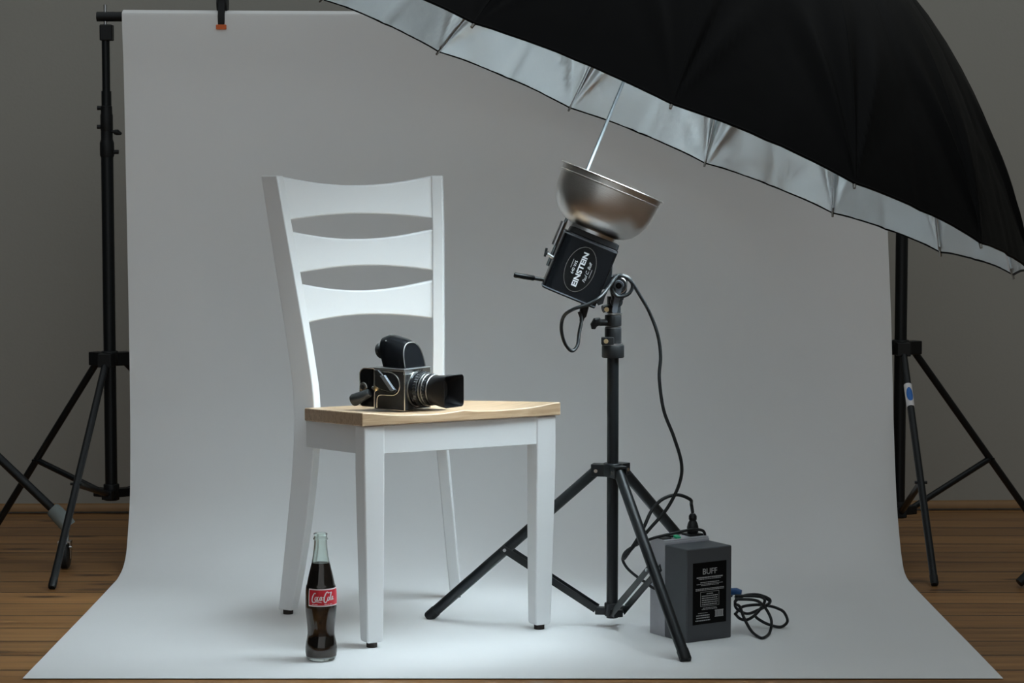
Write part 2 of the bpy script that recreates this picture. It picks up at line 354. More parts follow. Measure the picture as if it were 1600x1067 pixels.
# sticker wrapped round the front leg of the right stand
lt, lf = V((0.000, -0.040, 0.509)), V((-0.001, -0.515, 0.004)); dd = (lf-lt).normalized()
a0, a1 = lt+dd*0.107, lt+dd*0.176
wr = [o for o in rs.children if o.name.startswith('leg') and 'collar' not in o.name][0]
sk = MB().tube([a0, a1], 0.0101, 20).build('sticker', 'labelwhite', wr)
mid = (a0+a1)/2; sx = V((1, 0, 0)); nrm = V((0, -1, 0)) - dd*V((0, -1, 0)).dot(dd); nrm.normalize()
ov = MB(); vs_ = []; NR, NT = 8, 28
for r_ in range(NR+1):
    for k in range(NT):
        a = 2*PI*k/NT; u_ = math.cos(a)*0.0085*r_/NR; v_ = math.sin(a)*0.021*r_/NR; an = u_/0.0101
        vs_.append(mid+dd*v_+sx*math.sin(an)*0.0104+nrm*math.cos(an)*0.0104)
ov.add(vs_, [(r_*NT+k, r_*NT+(k+1) % NT, (r_+1)*NT+(k+1) % NT, (r_+1)*NT+k) for r_ in range(NR) for k in range(NT)]); ov.build('blue_oval', 'stickerblue', wr)

tag(MB().tube([(-1.037, 5.80, FT), (1.005, 5.80, FT)], 0.0122, 22).build('crossbar', 'black'), 'black crossbar tube carrying the top edge of the paper', 'crossbar')

# spring clamp on the crossbar
cp = thing('spring_clamp', 'black spring clamp with orange jaw pads biting the top of the paper', 'clamp', (-0.720, 5.78, 1.360))
def jaw(s):
    m_ = MB(); ys = -0.018*s
    q = [(0.060, 0.034*s), (0.035, 0.022*s), (0.012, 0.022*s), (-0.018, 0.031*s), (-0.040, 0.028*s)]
    for wd in (0.008,):
        r_ = []
        for z, y in q:
            hw = 0.0085 if z < 0.02 else 0.0095
            r_.append([V((-hw, y-0.004, z)), V((hw, y-0.004, z)), V((hw, y+0.004, z)), V((-hw, y+0.004, z))])
        m_.loft(r_)
    return m_.build('jaw', 'black_plastic', cp, bevel=0.0015)
for s in (-1, 1):
    j = jaw(s)
    MB().box((0, 0.030*s-0.001, -0.044), (0.0255, 0.011, 0.012)).build('jaw_pad', 'orange', j, bevel=0.0015)
MB().tube([(-0.013, 0, 0.018), (0.013, 0, 0.018)], 0.024, 18).build('pivot', 'rubber', cp)

# roller stand at left edge
rd = thing('roller_stand', 'black stand leg with grey sleeve and castor wheel at left edge', 'stand', (-1.083, 5.53, 0))
P = lambda x, z, y=0.0: V((x+1.083, y, z))
stand_tube('leg', P(-1.600, 0.621), P(-1.095, 0.129), 0.0105, 'black', rd)
stand_tube('column', P(-1.620, 0.30), P(-1.620, 2.05), 0.0150, 'black', rd)
MB().lathe([(0.024, 0.600), (0.028, 0.605), (0.028, 0.650), (0.024, 0.655)], 24, P(-1.620, 0.0)).build('leg_collar', 'black_plastic', rd)
for an in (120, 240):
    d = V((math.cos(math.radians(an)), math.sin(math.radians(an)), 0)); c0 = P(-1.620, 0.0)
    MB().tube([c0+d*0.02+V((0, 0, 0.621)), c0+d*0.520+V((0, 0, 0.112))], 0.0105, 18).build('leg', 'black', rd)
    MB().tube([c0+d*0.500+V((0, 0, 0.133)), c0+d*0.541+V((0, 0, 0.095)), c0+d*0.541+V((0, 0, 0.055))], [0.017, 0.020, 0.010], 18).build('sleeve', 'midgrey', rd)
    MB().lathe([(0.006, -0.011), (0.024, -0.011), (0.030, -0.008), (0.030, 0.008), (0.024, 0.011), (0.006, 0.011)], 30, c0+d*0.541+V((0, 0, 0.0305)), Matrix.Rotation(PI/2, 3, 'Y')).build('castor_wheel', 'rubber', rd)
MB().tube([P(-1.114, 0.147), P(-1.110, 0.143), P(-1.080, 0.112), P(-1.074, 0.103)], [0.015, 0.0185, 0.0205, 0.019], 22).build('sleeve', 'midgrey', rd)
MB().tube([P(-1.080, 0.110), P(-1.0808, 0.060)], 0.008, 16).build('castor_stem', 'steel', rd)
wh = MB().lathe([(0.006, -0.011), (0.024, -0.011), (0.030, -0.008), (0.030, 0.008), (0.024, 0.011), (0.006, 0.011)], 30, P(-1.0830, 0.0305, 0.0), Matrix.Rotation(PI/2, 3, 'Y') @ rot('X', 0))
wh.build('castor_wheel', 'rubber', rd)
fk = MB()
for s in (-1, 1): fk.prism([P(-1.0830+0.0145*s-0.001, 0.066, -0.014), P(-1.0830+0.0145*s-0.001, 0.066, 0.014), P(-1.0830+0.0145*s-0.001, 0.024, 0.007), P(-1.0830+0.0145*s-0.001, 0.024, -0.007)], (0.002, 0, 0))
fk.box(P(-1.0830, 0.066), (0.031, 0.028, 0.003)); fk.build('castor_fork', 'steel', rd)
MB().box(P(-1.066, 0.052, -0.012), (0.007, 0.022, 0.004), rot('X', -25)).build('brake_lever', 'steel', rd, bevel=0.001)
# partly seen stand foot at right edge
fo = thing('stand_foot', 'olive stand foot with black rubber tip at the right edge, on boards', 'stand', (1.172, 5.27, 0))
fd = V((0.75, 0.25, 0.62)).normalized()
hub_ = fd*0.90+V((0, 0, 0.010))
MB().tube([fd*0.022+V((0, 0, 0.010)), hub_], 0.0105, 16).build('leg', 'olive', fo)
MB().tube([V((hub_.x, hub_.y, 0.20)), V((hub_.x, hub_.y, 1.90))], 0.0145, 20).build('column', 'olive', fo)
MB().lathe([(0.022, -0.03), (0.025, -0.025), (0.025, 0.025), (0.022, 0.03)], 22, hub_).build('leg_collar', 'black_plastic', fo)
for an in (120, 240):
    q = hub_+Matrix.Rotation(math.radians(an), 3, 'Z') @ (V((0, 0, 0.006))-hub_); q.z = 0.008
    MB().tube([hub_, q], 0.0105, 16).build('leg', 'olive', fo)
    MB().tube([q+(hub_-q).normalized()*0.03, q], [0.0118, 0.0105], 16).build('rubber_tip', 'rubber', fo)
MB().tube([V((0, 0, 0.011)), fd*0.030+V((0, 0, 0.010))], [0.0105, 0.0118], 16).build('rubber_tip', 'rubber', fo)

# ------------------------------------------------------------------ chair
PSI = math.radians(28.5)
CH = V((-0.112, 4.684, 0.0022))
ch = thing('dining_chair', 'white painted ladder-back dining chair with a bare oak seat', 'chair', CH, PSI)
SL = math.tan(math.radians(4.1))             # the seat falls towards the back
def seat_z(u, v): return 0.4795-SL*(v+0.03)
# front legs
for s in (-1, 1):
    m_ = MB(); rings = []
    for z, h in ((0.011, 0.0165), (0.018, 0.0180), (0.10, 0.0195), (0.25, 0.0215), (0.36, 0.0226), (0.4505, 0.0228)):
        cx = s*(0.197-0.0035*max(0, (0.36-z)/0.36)) ; cy = 0.0+0.002*max(0, (0.36-z)/0.36)
        # taper is cut on the two inner faces
        ox, oy = -s*0.0, 0
        zt = z
        rings.append([V((cx-h, cy-h, zt)), V((cx+h, cy-h, zt)), V((cx+h, cy+h, zt)), V((cx-h, cy+h, zt))])
    m_.loft(rings); lg = m_.build('front_leg', 'white', ch, bevel=0.0035, seg=3)
    MB().lathe([(0.0105, 0.0), (0.0110, 0.001), (0.0110, 0.012)], 20, (s*0.1935, 0.002, 0)).build('foot_pad', 'pad', lg)
# rear posts: boards cut in profile, toed out
PROF = [  # z, u, v, half depth
    (0.010, 0.2045, 0.407, 0.0175), (0.10, 0.1920, 0.401, 0.0225), (0.20, 0.1800, 0.396, 0.0255), (0.30, 0.1690, 0.394, 0.0270), (0.40, 0.1610, 0.396, 0.0280), (0.48, 0.1600, 0.402, 0.0275),
    (0.56, 0.1660, 0.413, 0.0265), (0.64, 0.1730, 0.427, 0.0255), (0.72, 0.1805, 0.442, 0.0245), (0.80, 0.1880, 0.457, 0.0235), (0.88, 0.1950, 0.473, 0.0225), (0.948, 0.2005, 0.488, 0.0215)]
TOE = math.radians(30); TH = 0.0125
def post_at(z):
    for i in range(len(PROF)-1):
        if PROF[i][0] <= z <= PROF[i+1][0]: break
    t = i+(z-PROF[i][0])/(PROF[i+1][0]-PROF[i][0])
    a = interp([V(p[1:4]) for p in PROF], t); return a.x, a.y, a.z
for s in (-1, 1):
    m_ = MB(); rings = []
    p_ = V((s*math.sin(TOE), math.cos(TOE), 0)); q_ = V((math.cos(TOE), -s*math.sin(TOE), 0))
    for k in range(49):
        z = 0.010+0.938*k/48; u, v, h = post_at(min(z, 0.9479)); c = V((s*u, v, z))
        rings.append([c-q_*TH-p_*h, c+q_*TH-p_*h, c+q_*TH+p_*h, c-q_*TH+p_*h])
    m_.loft(rings); po = m_.build('rear_post', 'white', ch, bevel=0.0030, seg=3)
    u, v, h = post_at(0.011)
    MB().lathe([(0.0105, 0.0), (0.0110, 0.001), (0.0110, 0.012)], 20, (s*u, v, 0)).build('foot_pad', 'pad', po)
# back slats (bow-tie outline, bowed slightly backwards)
for zt, zb, dt, db in ((0.9490, 0.850, 0.022, 0.014), (0.8305, 0.735, 0.022, 0.015), (0.718, 0.628, 0.022, 0.015)):
    m_ = MB(); rings = []
    for k in range(33):
        f = -1+2*k/32
        top = zt-dt*(1-f*f)**1.1; bot = zb+db*(1-f*f)**1.1
        ring = []
        for z, side in ((bot, -1), (top, -1), (top, 1), (bot, 1)):
            uu, vv, hh = post_at(min(0.947, max(0.5, z)))
            bow = 0.016*(1-f*f)
            y0 = vv-hh*0.55
            ring.append(V(((uu-0.006)*f, y0+bow+(0.0 if side < 0 else 0.018), z)))
        rings.append(ring)
    m_.loft(rings); m_.build('back_slat', 'white', ch, bevel=0.0042, seg=3)
# aprons
def apron(a, b_, zt, zb, t=0.020, name='apron'):
    a, b_ = V(a), V(b_); d = (b_-a).normalized(); n = d.cross(V((0, 0, 1)))
    fa = [V((a.x, a.y, zt(a))), V((b_.x, b_.y, zt(b_))), V((b_.x, b_.y, zb(b_))), V((a.x, a.y, zb(a)))]
    MB().prism([p-n*t/2 for p in fa], n*t).build(name, 'white', ch, bevel=0.0015)
top = lambda p: seat_z(p.x, p.y)-0.0275
bot = lambda p: seat_z(p.x, p.y)-0.0275-0.0575
apron((-0.178, -0.010, 0), (0.178, -0.010, 0), top, bot, name='front_apron')
for s in (-1, 1): apron((s*0.200, 0.018, 0), (s*0.166, 0.368, 0), top, bot, name='side_apron')
apron((-0.152, 0.392, 0), (0.152, 0.392, 0), top, bot, name='back_apron')
# seat: oak, saddle scooped
m_ = MB(); NU, NV = 44, 36
def seat_pt(i, j, bottom):
    f = -1+2*i/NU; g = j/NV
    hw = 0.2275-0.044*g-0.004*g*g
    u = f*hw; v = -0.029+0.398*g
    v -= 0.004*(1-f*f)*(1-g)
    z = seat_z(u, v)
    if bottom: return V((u, v, z-0.0275))
    scoop = (max(0, 1-abs((abs(f)-0.42)/0.52)**2.2))
    sg = max(0.0, math.sin(PI*min(1, 0.34+g*0.72)))**0.7
    z -= 0.0100*scoop*sg+0.0015*max(0, 1-(f/0.45)**2)*sg
    return V((u, v, z))
idx = lambda i, j, k: (k*(NU+1)*(NV+1)+j*(NU+1)+i)
vs = [seat_pt(i, j, k) for k in (0, 1) for j in range(NV+1) for i in range(NU+1)]; fs = []
for j in range(NV):
    for i in range(NU):
        fs.append((idx(i, j, 0), idx(i+1, j, 0), idx(i+1, j+1, 0), idx(i, j+1, 0))); fs.append((idx(i, j, 1), idx(i, j+1, 1), idx(i+1, j+1, 1), idx(i+1, j, 1)))
for i in range(NU): fs.append((idx(i, 0, 0), idx(i, 0, 1), idx(i+1, 0, 1), idx(i+1, 0, 0))); fs.append((idx(i, NV, 0), idx(i+1, NV, 0), idx(i+1, NV, 1), idx(i, NV, 1)))
for j in range(NV): fs.append((idx(0, j, 0), idx(0, j+1, 0), idx(0, j+1, 1), idx(0, j, 1))); fs.append((idx(NU, j, 0), idx(NU, j, 1), idx(NU, j+1, 1), idx(NU, j+1, 0)))
m_.add(vs, fs); m_.build('seat', 'oak', ch, bevel=0.003, seg=3, ang=35)

# ------------------------------------------------------------------ medium-format film camera on the seat
LA = -36.0
KX = V((-0.2233, 4.757, 0.4655))                       # front bottom corner nearest to us
fwd = V((math.cos(math.radians(LA)), math.sin(math.radians(LA)), 0)); lft = V((-fwd.y, fwd.x, 0))
KO = KX+lft*0.044
cs_, sn_ = math.cos(PSI), math.sin(PSI)
def seat_top_world(p):
    d = V((p.x-CH.x, p.y-CH.y)); u = d.x*cs_+d.y*sn_; v = -d.x*sn_+d.y*cs_
    g = min(1, max(0, (v+0.029)/0.398)); f = u/(0.2275-0.044*g-0.004*g*g)
    return CH.z+seat_pt((f+1)*NU/2, g*NV, False).z
foot = [KO+lft*y+fwd*x for x in (0.0, -0.03, -0.06, -0.09, -0.12) for y in (-0.043, -0.02, 0, 0.02, 0.043)]
zs = [seat_top_world(p) for p in foot]; KO.z = 0.75*max(zs)+0.25*sum(zs)/len(zs)
ca = thing('film_camera', 'black and chrome medium-format film camera lying on the oak chair seat', 'camera', KO, 0, None, (0, 0, math.radians(LA)))
MB().box((-0.041, 0, 0.0425), (0.081, 0.086, 0.083)).build('body', 'leather', ca, bevel=0.003)
tr = MB(); tr.box((-0.041, 0, 0.0855), (0.082, 0.088, 0.006))
tr.box((-0.0008, 0, 0.0820), (0.003, 0.0885, 0.0125)); tr.build('top_plate', 'steel', ca, bevel=0.0012)
et = MB()
for s in (-1, 1): et.tube([(0.0, s*0.0430, 0.002), (0.0, s*0.0430, 0.083)], 0.0013, 8)
et.tube([(0.0, -0.0430, 0.002), (0.0, 0.0430, 0.002)], 0.0013, 8); et.tube([(-0.080, -0.0430, 0.002), (0.0, -0.0430, 0.002)], 0.0013, 8)
et.build('edge_trim', 'chrome', ca)
sw = [(-0.0735, 0.0800), (-0.050, 0.0805), (-0.034, 0.0790), (-0.022, 0.0735), (-0.0147, 0.0640), (-0.0125, 0.052), (-0.0160, 0.0410), (-0.022, 0.0355), (-0.030, 0.0325), (-0.045, 0.0320), (-0.0625, 0.0315), (-0.069, 0.0290), (-0.0725, 0.0240), (-0.0735, 0.014), (-0.0735, 0.004)]
MB().tube(smooth_path([(x, -0.0435, z) for x, z in sw], 5), 0.0014, 8).build('side_trim', 'chrome', ca)
mg = MB(); outl = []
for (cx, cz, a0, a1) in ((-0.108, 0.071, 90, 180), (-0.113, 0.014, 180, 270)):
    for k in range(9):
        a = math.radians(a0+(a1-a0)*k/8); r_ = 0.014 if cz > 0.05 else 0.009; outl.append((cx+r_*math.cos(a), cz+r_*math.sin(a)))
outl = [(-0.0825, 0.085)]+outl+[(-0.0825, 0.005)]
mg.prism([V((x, 0.041, z)) for x, z in outl], (0, -0.082, 0)); mgo = mg.build('film_magazine', 'gloss', ca, bevel=0.002)
MB().tube(smooth_path([(x, -0.0412, z) for x, z in outl], 2), 0.0011, 8).build('magazine_trim', 'chrome', mgo)
MB().lathe([(0.0105, 0), (0.0105, 0.003), (0.0085, 0.0045), (0.0045, 0.0045), (0.0045, 0.002)], 26, (-0.1105, -0.041, 0.045), rot('X', 90)).build('film_dial', 'chrome', mgo)
MB().lathe([(0.0047, 0), (0.0047, 0.0055)], 20, (-0.1105, -0.041, 0.045), rot('X', 90)).build('dial_hub', 'black_plastic', mgo)
MB().box((-0.0815, -0.0415, 0.043), (0.0030, 0.004, 0.080)).build('magazine_seam', 'chrome', ca, bevel=0.0008)
# winding crank and strap stub on the near side
ck = MB().prism([V((-0.076, -0.044, 0.083)), V((-0.066, -0.044, 0.084)), V((-0.018, -0.044, 0.043)), V((-0.024, -0.044, 0.0375)), V((-0.058, -0.044, 0.043)), V((-0.074, -0.044, 0.050))], (0, -0.006, 0)).build('winding_crank', 'black_plastic', ca, bevel=0.0015)
MB().prism([V((-0.056, -0.050, 0.073)), V((-0.044, -0.050, 0.0745)), V((-0.0180, -0.050, 0.0455)), V((-0.0270, -0.050, 0.0415))], (0, -0.007, 0)).build('crank_grip', 'steelgrey', ck, bevel=0.0012)
MB().lathe([(0.006, 0), (0.006, 0.004), (0.004, 0.0055)], 20, (-0.0735, -0.044, 0.0450), rot('X', 90)).build('crank_bolt', 'brass', ck)
MB().box((-0.0790, -0.046, 0.043), (0.014, 0.004, 0.006), rot('Y', 35)).build('strap_lug', 'chrome', ca, bevel=0.001)
hs = V((-0.1275, -0.058, 0.0165)); he = V((-0.088, -0.050, 0.035))
MB().tube([hs, hs+(he-hs)*0.10, hs+(he-hs)*0.95, he], [0.0120, 0.0135, 0.0090, 0.0075], 20).build('focusing_handle', 'rubber', ca)
# lens
def lx(pr, nm, m_, n=44, flute=None): return MB().lathe(pr, n, (0, 0.0, 0.0445), rot('Y', 90), flute=flute).build(nm, m_, ca)
lx([(0.0375, 0.0), (0.0380, 0.0015), (0.0375, 0.004)], 'mount_ring', 'dull')
lx([(0.0365, 0.003), (0.0365, 0.013), (0.0350, 0.015)], 'barrel', 'gloss')
kn = lambda a, z: 0.022*(1 if math.sin(a*36) > 0 else -0.6)
lx([(0.0355, 0.0145), (0.0362, 0.015), (0.0362, 0.0225), (0.0355, 0.023)], 'focus_ring', 'black_plastic', 216, kn)
lx([(0.0335, 0.0225), (0.0342, 0.0235), (0.0342, 0.027)], 'scale_ring', 'gloss'); lx([(0.0345, 0.0268), (0.0349, 0.0275), (0.0345, 0.0285)], 'bright_ring', 'dull')
lx([(0.0328, 0.028), (0.0328, 0.034)], 'shutter_ring', 'black_plastic'); lx([(0.0332, 0.0335), (0.0337, 0.0342), (0.0332, 0.035)], 'bright_ring', 'dull')
lx([(0.0315, 0.035), (0.0324, 0.0355), (0.0324, 0.0405), (0.0315, 0.041)], 'aperture_ring', 'black_plastic', 180, lambda a, z: 0.02*(1 if math.sin(a*30) > 0 else -0.6))
lx([(0.0318, 0.041), (0.0318, 0.046)], 'front_ring', 'gloss'); lx([(0.0316, 0.0455), (0.0322, 0.0462), (0.0316, 0.047)], 'bright_ring', 'dull')
def rsq(x, hw, r, z0=0.0445, n=8):
    pts = []
    for cx, cz, a0 in ((1, 1, 0), (-1, 1, 90), (-1, -1, 180), (1, -1, 270)):
        for k in range(n+1):
            a = math.radians(a0+90*k/n); pts.append(V((x, cx*(hw-r)+r*math.cos(a), z0+cz*(hw-r)+r*math.sin(a))))
    return pts
hd = MB(); hd.loft([rsq(0.046, 0.0300, 0.0290), rsq(0.055, 0.0305, 0.0250), rsq(0.072, 0.0318, 0.0150), rsq(0.096, 0.0335, 0.0085), rsq(0.0965, 0.0325, 0.0080), rsq(0.085, 0.0310, 0.0090), rsq(0.060, 0.026, 0.02)], cap=False)
hd.add(rsq(0.060, 0.026, 0.02), [tuple(range(36))]); hd.build('lens_hood', 'hood', ca, ang=50)
MB().lathe([(0.024, 0.0605), (0.020, 0.0635), (0.010, 0.0655), (0.0005, 0.066)], 30, (0, 0, 0.0445), rot('Y', 90)).build('front_element', 'dark', ca)
# prism finder
def arch(x, w_, h, z0, dz=0.0, n=22, k=2.6):
    pts = []
    for i in range(n+1):
        a = PI*i/n; c, s_ = math.cos(a), math.sin(a)
        pts.append(V((x+dz*(abs(s_)**(2/k)), w_*(abs(c)**(2/k))*(1 if c > 0 else -1), z0+h*abs(s_)**(2/k))))
    return pts
pf = MB(); Z0 = 0.089
pf.loft([arch(-0.006, 0.034, 0.0520, Z0, -0.012), arch(-0.020, 0.0345, 0.0585, Z0, -0.010), arch(-0.040, 0.0345, 0.0650, Z0, -0.016), arch(-0.056, 0.0340, 0.0665, Z0, -0.012), arch(-0.066, 0.0330, 0.0600, Z0, -0.020)])
pfo = pf.build('prism_finder', 'gloss', ca, ang=50, bevel=0.0015)
MB().tube([p+V((0.0004, 0, 0)) for p in arch(-0.006, 0.0338, 0.0518, Z0, -0.012)], 0.0011, 8).build('front_rim', 'dull', pfo)
ep0 = V((-0.078, 0, Z0+0.035)); epd = V((-0.80, 0, -0.20)).normalized(); upv = V((0.20, 0, -0.80)).normalized()
eb = MB(); rr_ = []
for t, a_, b_ in ((-0.016, 0.026, 0.0230), (0.004, 0.021, 0.0165), (0.010, 0.018, 0.0150), (0.0115, 0.021, 0.0175), (0.019, 0.0215, 0.0175), (0.0205, 0.019, 0.0155)):
    rr_.append([ep0+epd*t+V((0, math.cos(2*PI*k/28)*a_, 0))+upv*math.sin(2*PI*k/28)*b_ for k in range(28)])
eb.loft(rr_); eb.build('eyepiece', 'rubber', pfo, ang=40)
MB().box((-0.0640, -0.022, Z0+0.0525), (0.003, 0.010, 0.003), rot('X', -30)).build('release_catch', 'chrome', pfo, bevel=0.0006)
text_mb('HASSELBLAD', 0.0055, lambda x, y, h: V((0.0009+h, x, 0.0826+y)), width=0.034).build('plate_lettering', 'labelblack', ca, smooth=False)

# ------------------------------------------------------------------ bottle
bo = thing('cola_bottle', 'glass cola bottle with red label standing on paper before the chair', 'bottle', (-0.3752, 4.474, 0.0023))
prof = [(0.0235, 0.0), (0.0262, 0.0012), (0.0285, 0.004), (0.0302, 0.009), (0.0312, 0.018), (0.0311, 0.026), (0.0298, 0.036), (0.0280, 0.045), (0.0270, 0.053), (0.0270, 0.060), (0.0276, 0.068), (0.0290, 0.082), (0.0302, 0.094), (0.0308, 0.104), (0.0309, 0.1065), (0.0306, 0.109),
        (0.0306, 0.120), (0.0303, 0.132), (0.0297, 0.142), (0.0288, 0.148), (0.0276, 0.1495), (0.0270, 0.153), (0.0254, 0.162), (0.0232, 0.172), (0.0207, 0.182), (0.0183, 0.192), (0.0166, 0.200), (0.0150, 0.210), (0.0138, 0.220), (0.0129, 0.229), (0.0127, 0.236), (0.0127, 0.2375), (0.0142, 0.2385), (0.0146, 0.2400), (0.0142, 0.2415), (0.0131, 0.2425), (0.0131, 0.2465), (0.0137, 0.2475), (0.0137, 0.2500), (0.0128, 0.2510)]
def flute(a, z):
    k = 0.0
    if 0.034 < z < 0.103: k = math.sin(PI*(z-0.034)/0.069)**0.6
    elif 0.150 < z < 0.225: k = 0.7*math.sin(PI*(z-0.150)/0.075)**0.6
    return -0.028*k*abs(math.cos(a*5))**3
TK = 0.0026
inner = [(max(0.0095, r-TK), z) for r, z in prof if 0.006 < z < 0.2505]
g = MB(); nb = 80
outer_r = [(r, z) for r, z in prof]
prof_all = outer_r+[(r-TK, 0.2505) for r in (0.0128,)]+[(r, z) for r, z in reversed(inner)]+[(0.020, 0.0065), (0.0005, 0.0075)]
g.lathe(prof_all, nb, flute=lambda a, z: flute(a, z)); g.build('glass', 'glass', bo, ang=60)
lq = [(0.0005, 0.0078), (0.0195, 0.0070)]+[(r+0.0003, z) for r, z in inner if z < 0.190]+[(0.0162, 0.1925), (0.0005, 0.1925)]
MB().lathe(lq, nb, flute=flute).build('cola', 'cola', bo, ang=60)
# label wraps round the shoulder band; angle 0 looks at the camera, positive to the right
def wrap(ang, z, h=0.0): 
    r = 0.0309-0.0000*z+h
    rr = interp([V((x[0], 0, 0)) for x in prof], 0).x
    for i in range(len(prof)-1):
        if prof[i][1] <= z <= prof[i+1][1]:
            f = (z-prof[i][1])/(prof[i+1][1]-prof[i][1]+1e-9); rr = prof[i][0]+(prof[i+1][0]-prof[i][0])*f; break
    r = rr+0.0003+h
    return V((r*math.sin(ang), -r*math.cos(ang), z))
def patch(a0, a1, z0, z1, h, n=40, mm=6):
    m_ = MB(); m_.add([wrap(a0+(a1-a0)*i/n, z0+(z1-z0)*j/mm, h) for j in range(mm+1) for i in range(n+1)], [(j*(n+1)+i, j*(n+1)+i+1, (j+1)*(n+1)+i+1, (j+1)*(n+1)+i) for j in range(mm) for i in range(n)]); return m_
A0, A1 = math.radians(-46), math.radians(98)
lb = patch(A0, A1, 0.1105, 0.1450, 0.0).build('label', 'labelwhite', bo, ang=80)
patch(A0+0.07, A1-0.07, 0.1128, 0.1427, 0.00025).build('label_field', 'red', lb, ang=80)
def ribbon(m_, pts, w0=0.05, taper=True):
    P_ = smooth_path([V((x, y, 0)) for x, y in pts], 8); n = len(P_); vs = []
    for i, p in enumerate(P_):
        t = (P_[min(i+1, n-1)]-P_[max(i-1, 0)]).normalized(); nn = V((-t.y, t.x, 0))
        wd = w0*(0.55+0.45*math.sin(PI*i/(n-1))) if taper else w0
        for s in (-1, 1):
            q = p+nn*wd*s*0.5
            vs.append(wrap(-0.56+q.x*0.705, 0.1185+q.y*0.0185, 0.0006))
    m_.add(vs, [(2*i, 2*i+1, 2*i+3, 2*i+2) for i in range(n-1)])
sc_ = MB()
# flowing script, units: y 0..1 cap height, x runs along the word
ribbon(sc_, [(0.44, 0.92), (0.36, 1.02), (0.22, 0.80), (0.10, 0.42), (0.12, 0.10), (0.26, 0.02), (0.46, 0.10), (0.72, 0.08), (0.98, 0.02)], 0.11)
ribbon(sc_, [(0.50, 0.62), (0.40, 0.52), (0.38, 0.30), (0.46, 0.22), (0.54, 0.34), (0.56, 0.54), (0.50, 0.62)], 0.085)
ribbon(sc_, [(0.74, 0.58), (0.66, 0.60), (0.60, 0.42), (0.62, 0.25), (0.70, 0.24), (0.78, 0.34)], 0.085)
ribbon(sc_, [(0.96, 0.58), (0.88, 0.60), (0.81, 0.42), (0.84, 0.25), (0.92, 0.32), (0.98, 0.62), (0.96, 0.36), (1.00, 0.25), (1.06, 0.36)], 0.085)
ribbon(sc_, [(1.05, 0.52), (1.13, 0.56), (1.20, 0.52)], 0.08)
ribbon(sc_, [(1.60, 0.95), (1.52, 1.12), (1.36, 0.95), (1.22, 0.55), (1.20, 0.15), (1.32, 0.00), (1.44, 0.14), (1.50, 0.30)], 0.12)
ribbon(sc_, [(1.64, 0.60), (1.55, 0.50), (1.53, 0.28), (1.61, 0.20), (1.69, 0.32), (1.71, 0.54), (1.64, 0.60)], 0.085)
ribbon(sc_, [(1.76, 0.30), (1.84, 0.60), (1.95, 1.02), (1.88, 1.00), (1.80, 0.50), (1.82, 0.22), (1.90, 0.28)], 0.08)
ribbon(sc_, [(2.08, 0.58), (2.00, 0.60), (1.94, 0.42), (1.96, 0.25), (2.04, 0.32), (2.10, 0.62), (2.08, 0.36), (2.13, 0.25), (2.19, 0.36)], 0.085)
ribbon(sc_, [(1.52, 1.10), (1.70, 1.02), (1.95, 1.08)], 0.06)
for x0, x1 in ((0.10, 0.28), (0.33, 0.62), (1.22, 1.45), (1.50, 1.62), (1.70, 2.00)): ribbon(sc_, [(x0, -0.20), ((x0+x1)/2, -0.20), (x1, -0.20)], 0.055, False)
sc_.build('label_script', 'labelwhite', lb, smooth=False)

# ------------------------------------------------------------------ studio flash
TI = math.atan2(0.38157, 0.92433)
FO = V((0.1363, 4.670, 0.7640))
fl = thing('studio_flash', 'black studio flash head with bare silver bowl reflector tilted under umbrella', 'flash head', FO, 0, None, (0, TI, 0))
def loc(p): return Matrix.Rotation(-TI, 3, 'Y') @ (V(p)-FO)     # world point -> flash frame
HW, HH, HD = 0.0575, 0.0625, 0.058
bd = MB(); rings = []
for z in (-HH, HH):
    pts = []
    for cx, cy, a0, r_ in ((HW, HD, 0, 0.008), (-HW, HD, 90, 0.020), (-HW, -HD, 180, 0.022), (HW, -HD, 270, 0.006)):
        for k in range(9):
            a = math.radians(a0+90*k/8); sx, sy = (1 if cx > 0 else -1), (1 if cy > 0 else -1)
            pts.append(V((cx-sx*r_+r_*math.cos(a), cy-sy*r_+r_*math.sin(a), z)))
    rings.append(pts)
bd.loft(rings); bd.build('housing', 'gloss', fl, bevel=0.0025)
MB().loft([[p*0.0+V((p.x*1.005, p.y*1.005, z)) for p in rings[0]] for z in (-HH+0.003, -HH+0.0052)]).build('bottom_seam', 'steelgrey', fl)
tp = MB(); tp.loft([[V((p.x*k*0.93+0.003, p.y*k*0.93, z)) for p in rings[0]] for z, k in ((HH, 0.99), (HH+0.012, 0.97))]); tp.build('top_collar', 'black_plastic', fl, bevel=0.0015)
MB().loft([[V((p.x*1.006, p.y*1.006, z)) for p in rings[0]] for z in (HH-0.006, HH-0.003)]).build('top_seam', 'grey', fl)
MB().lathe([(0.047, HH+0.010), (0.049, HH+0.012), (0.049, HH+0.020), (0.046, HH+0.022)], 40, (-0.004, 0, 0)).build('mount_ring', 'steel', fl)
rp = [(0.036, 0.0800), (0.052, 0.0815), (0.066, 0.0865), (0.080, 0.0960), (0.0905, 0.1090), (0.0985, 0.1260), (0.1030, 0.1440), (0.1050, 0.1620), (0.1053, 0.1720), (0.1066, 0.1728), (0.1068, 0.1745), (0.1058, 0.1755), (0.1062, 0.1850), (0.1105, 0.1858), (0.1112, 0.1872), (0.1105, 0.1885), (0.1045, 0.1880)]
rin = [(0.1040, 0.1840), (0.1038, 0.1640), (0.1018, 0.1450), (0.0972, 0.1270), (0.0893, 0.1105), (0.079, 0.0975), (0.0655, 0.0882), (0.052, 0.0832), (0.036, 0.0816)]
MB().lathe(rp+rin, 72, (-0.005, 0, 0), cap=False).build('reflector', 'alu', fl, ang=35)
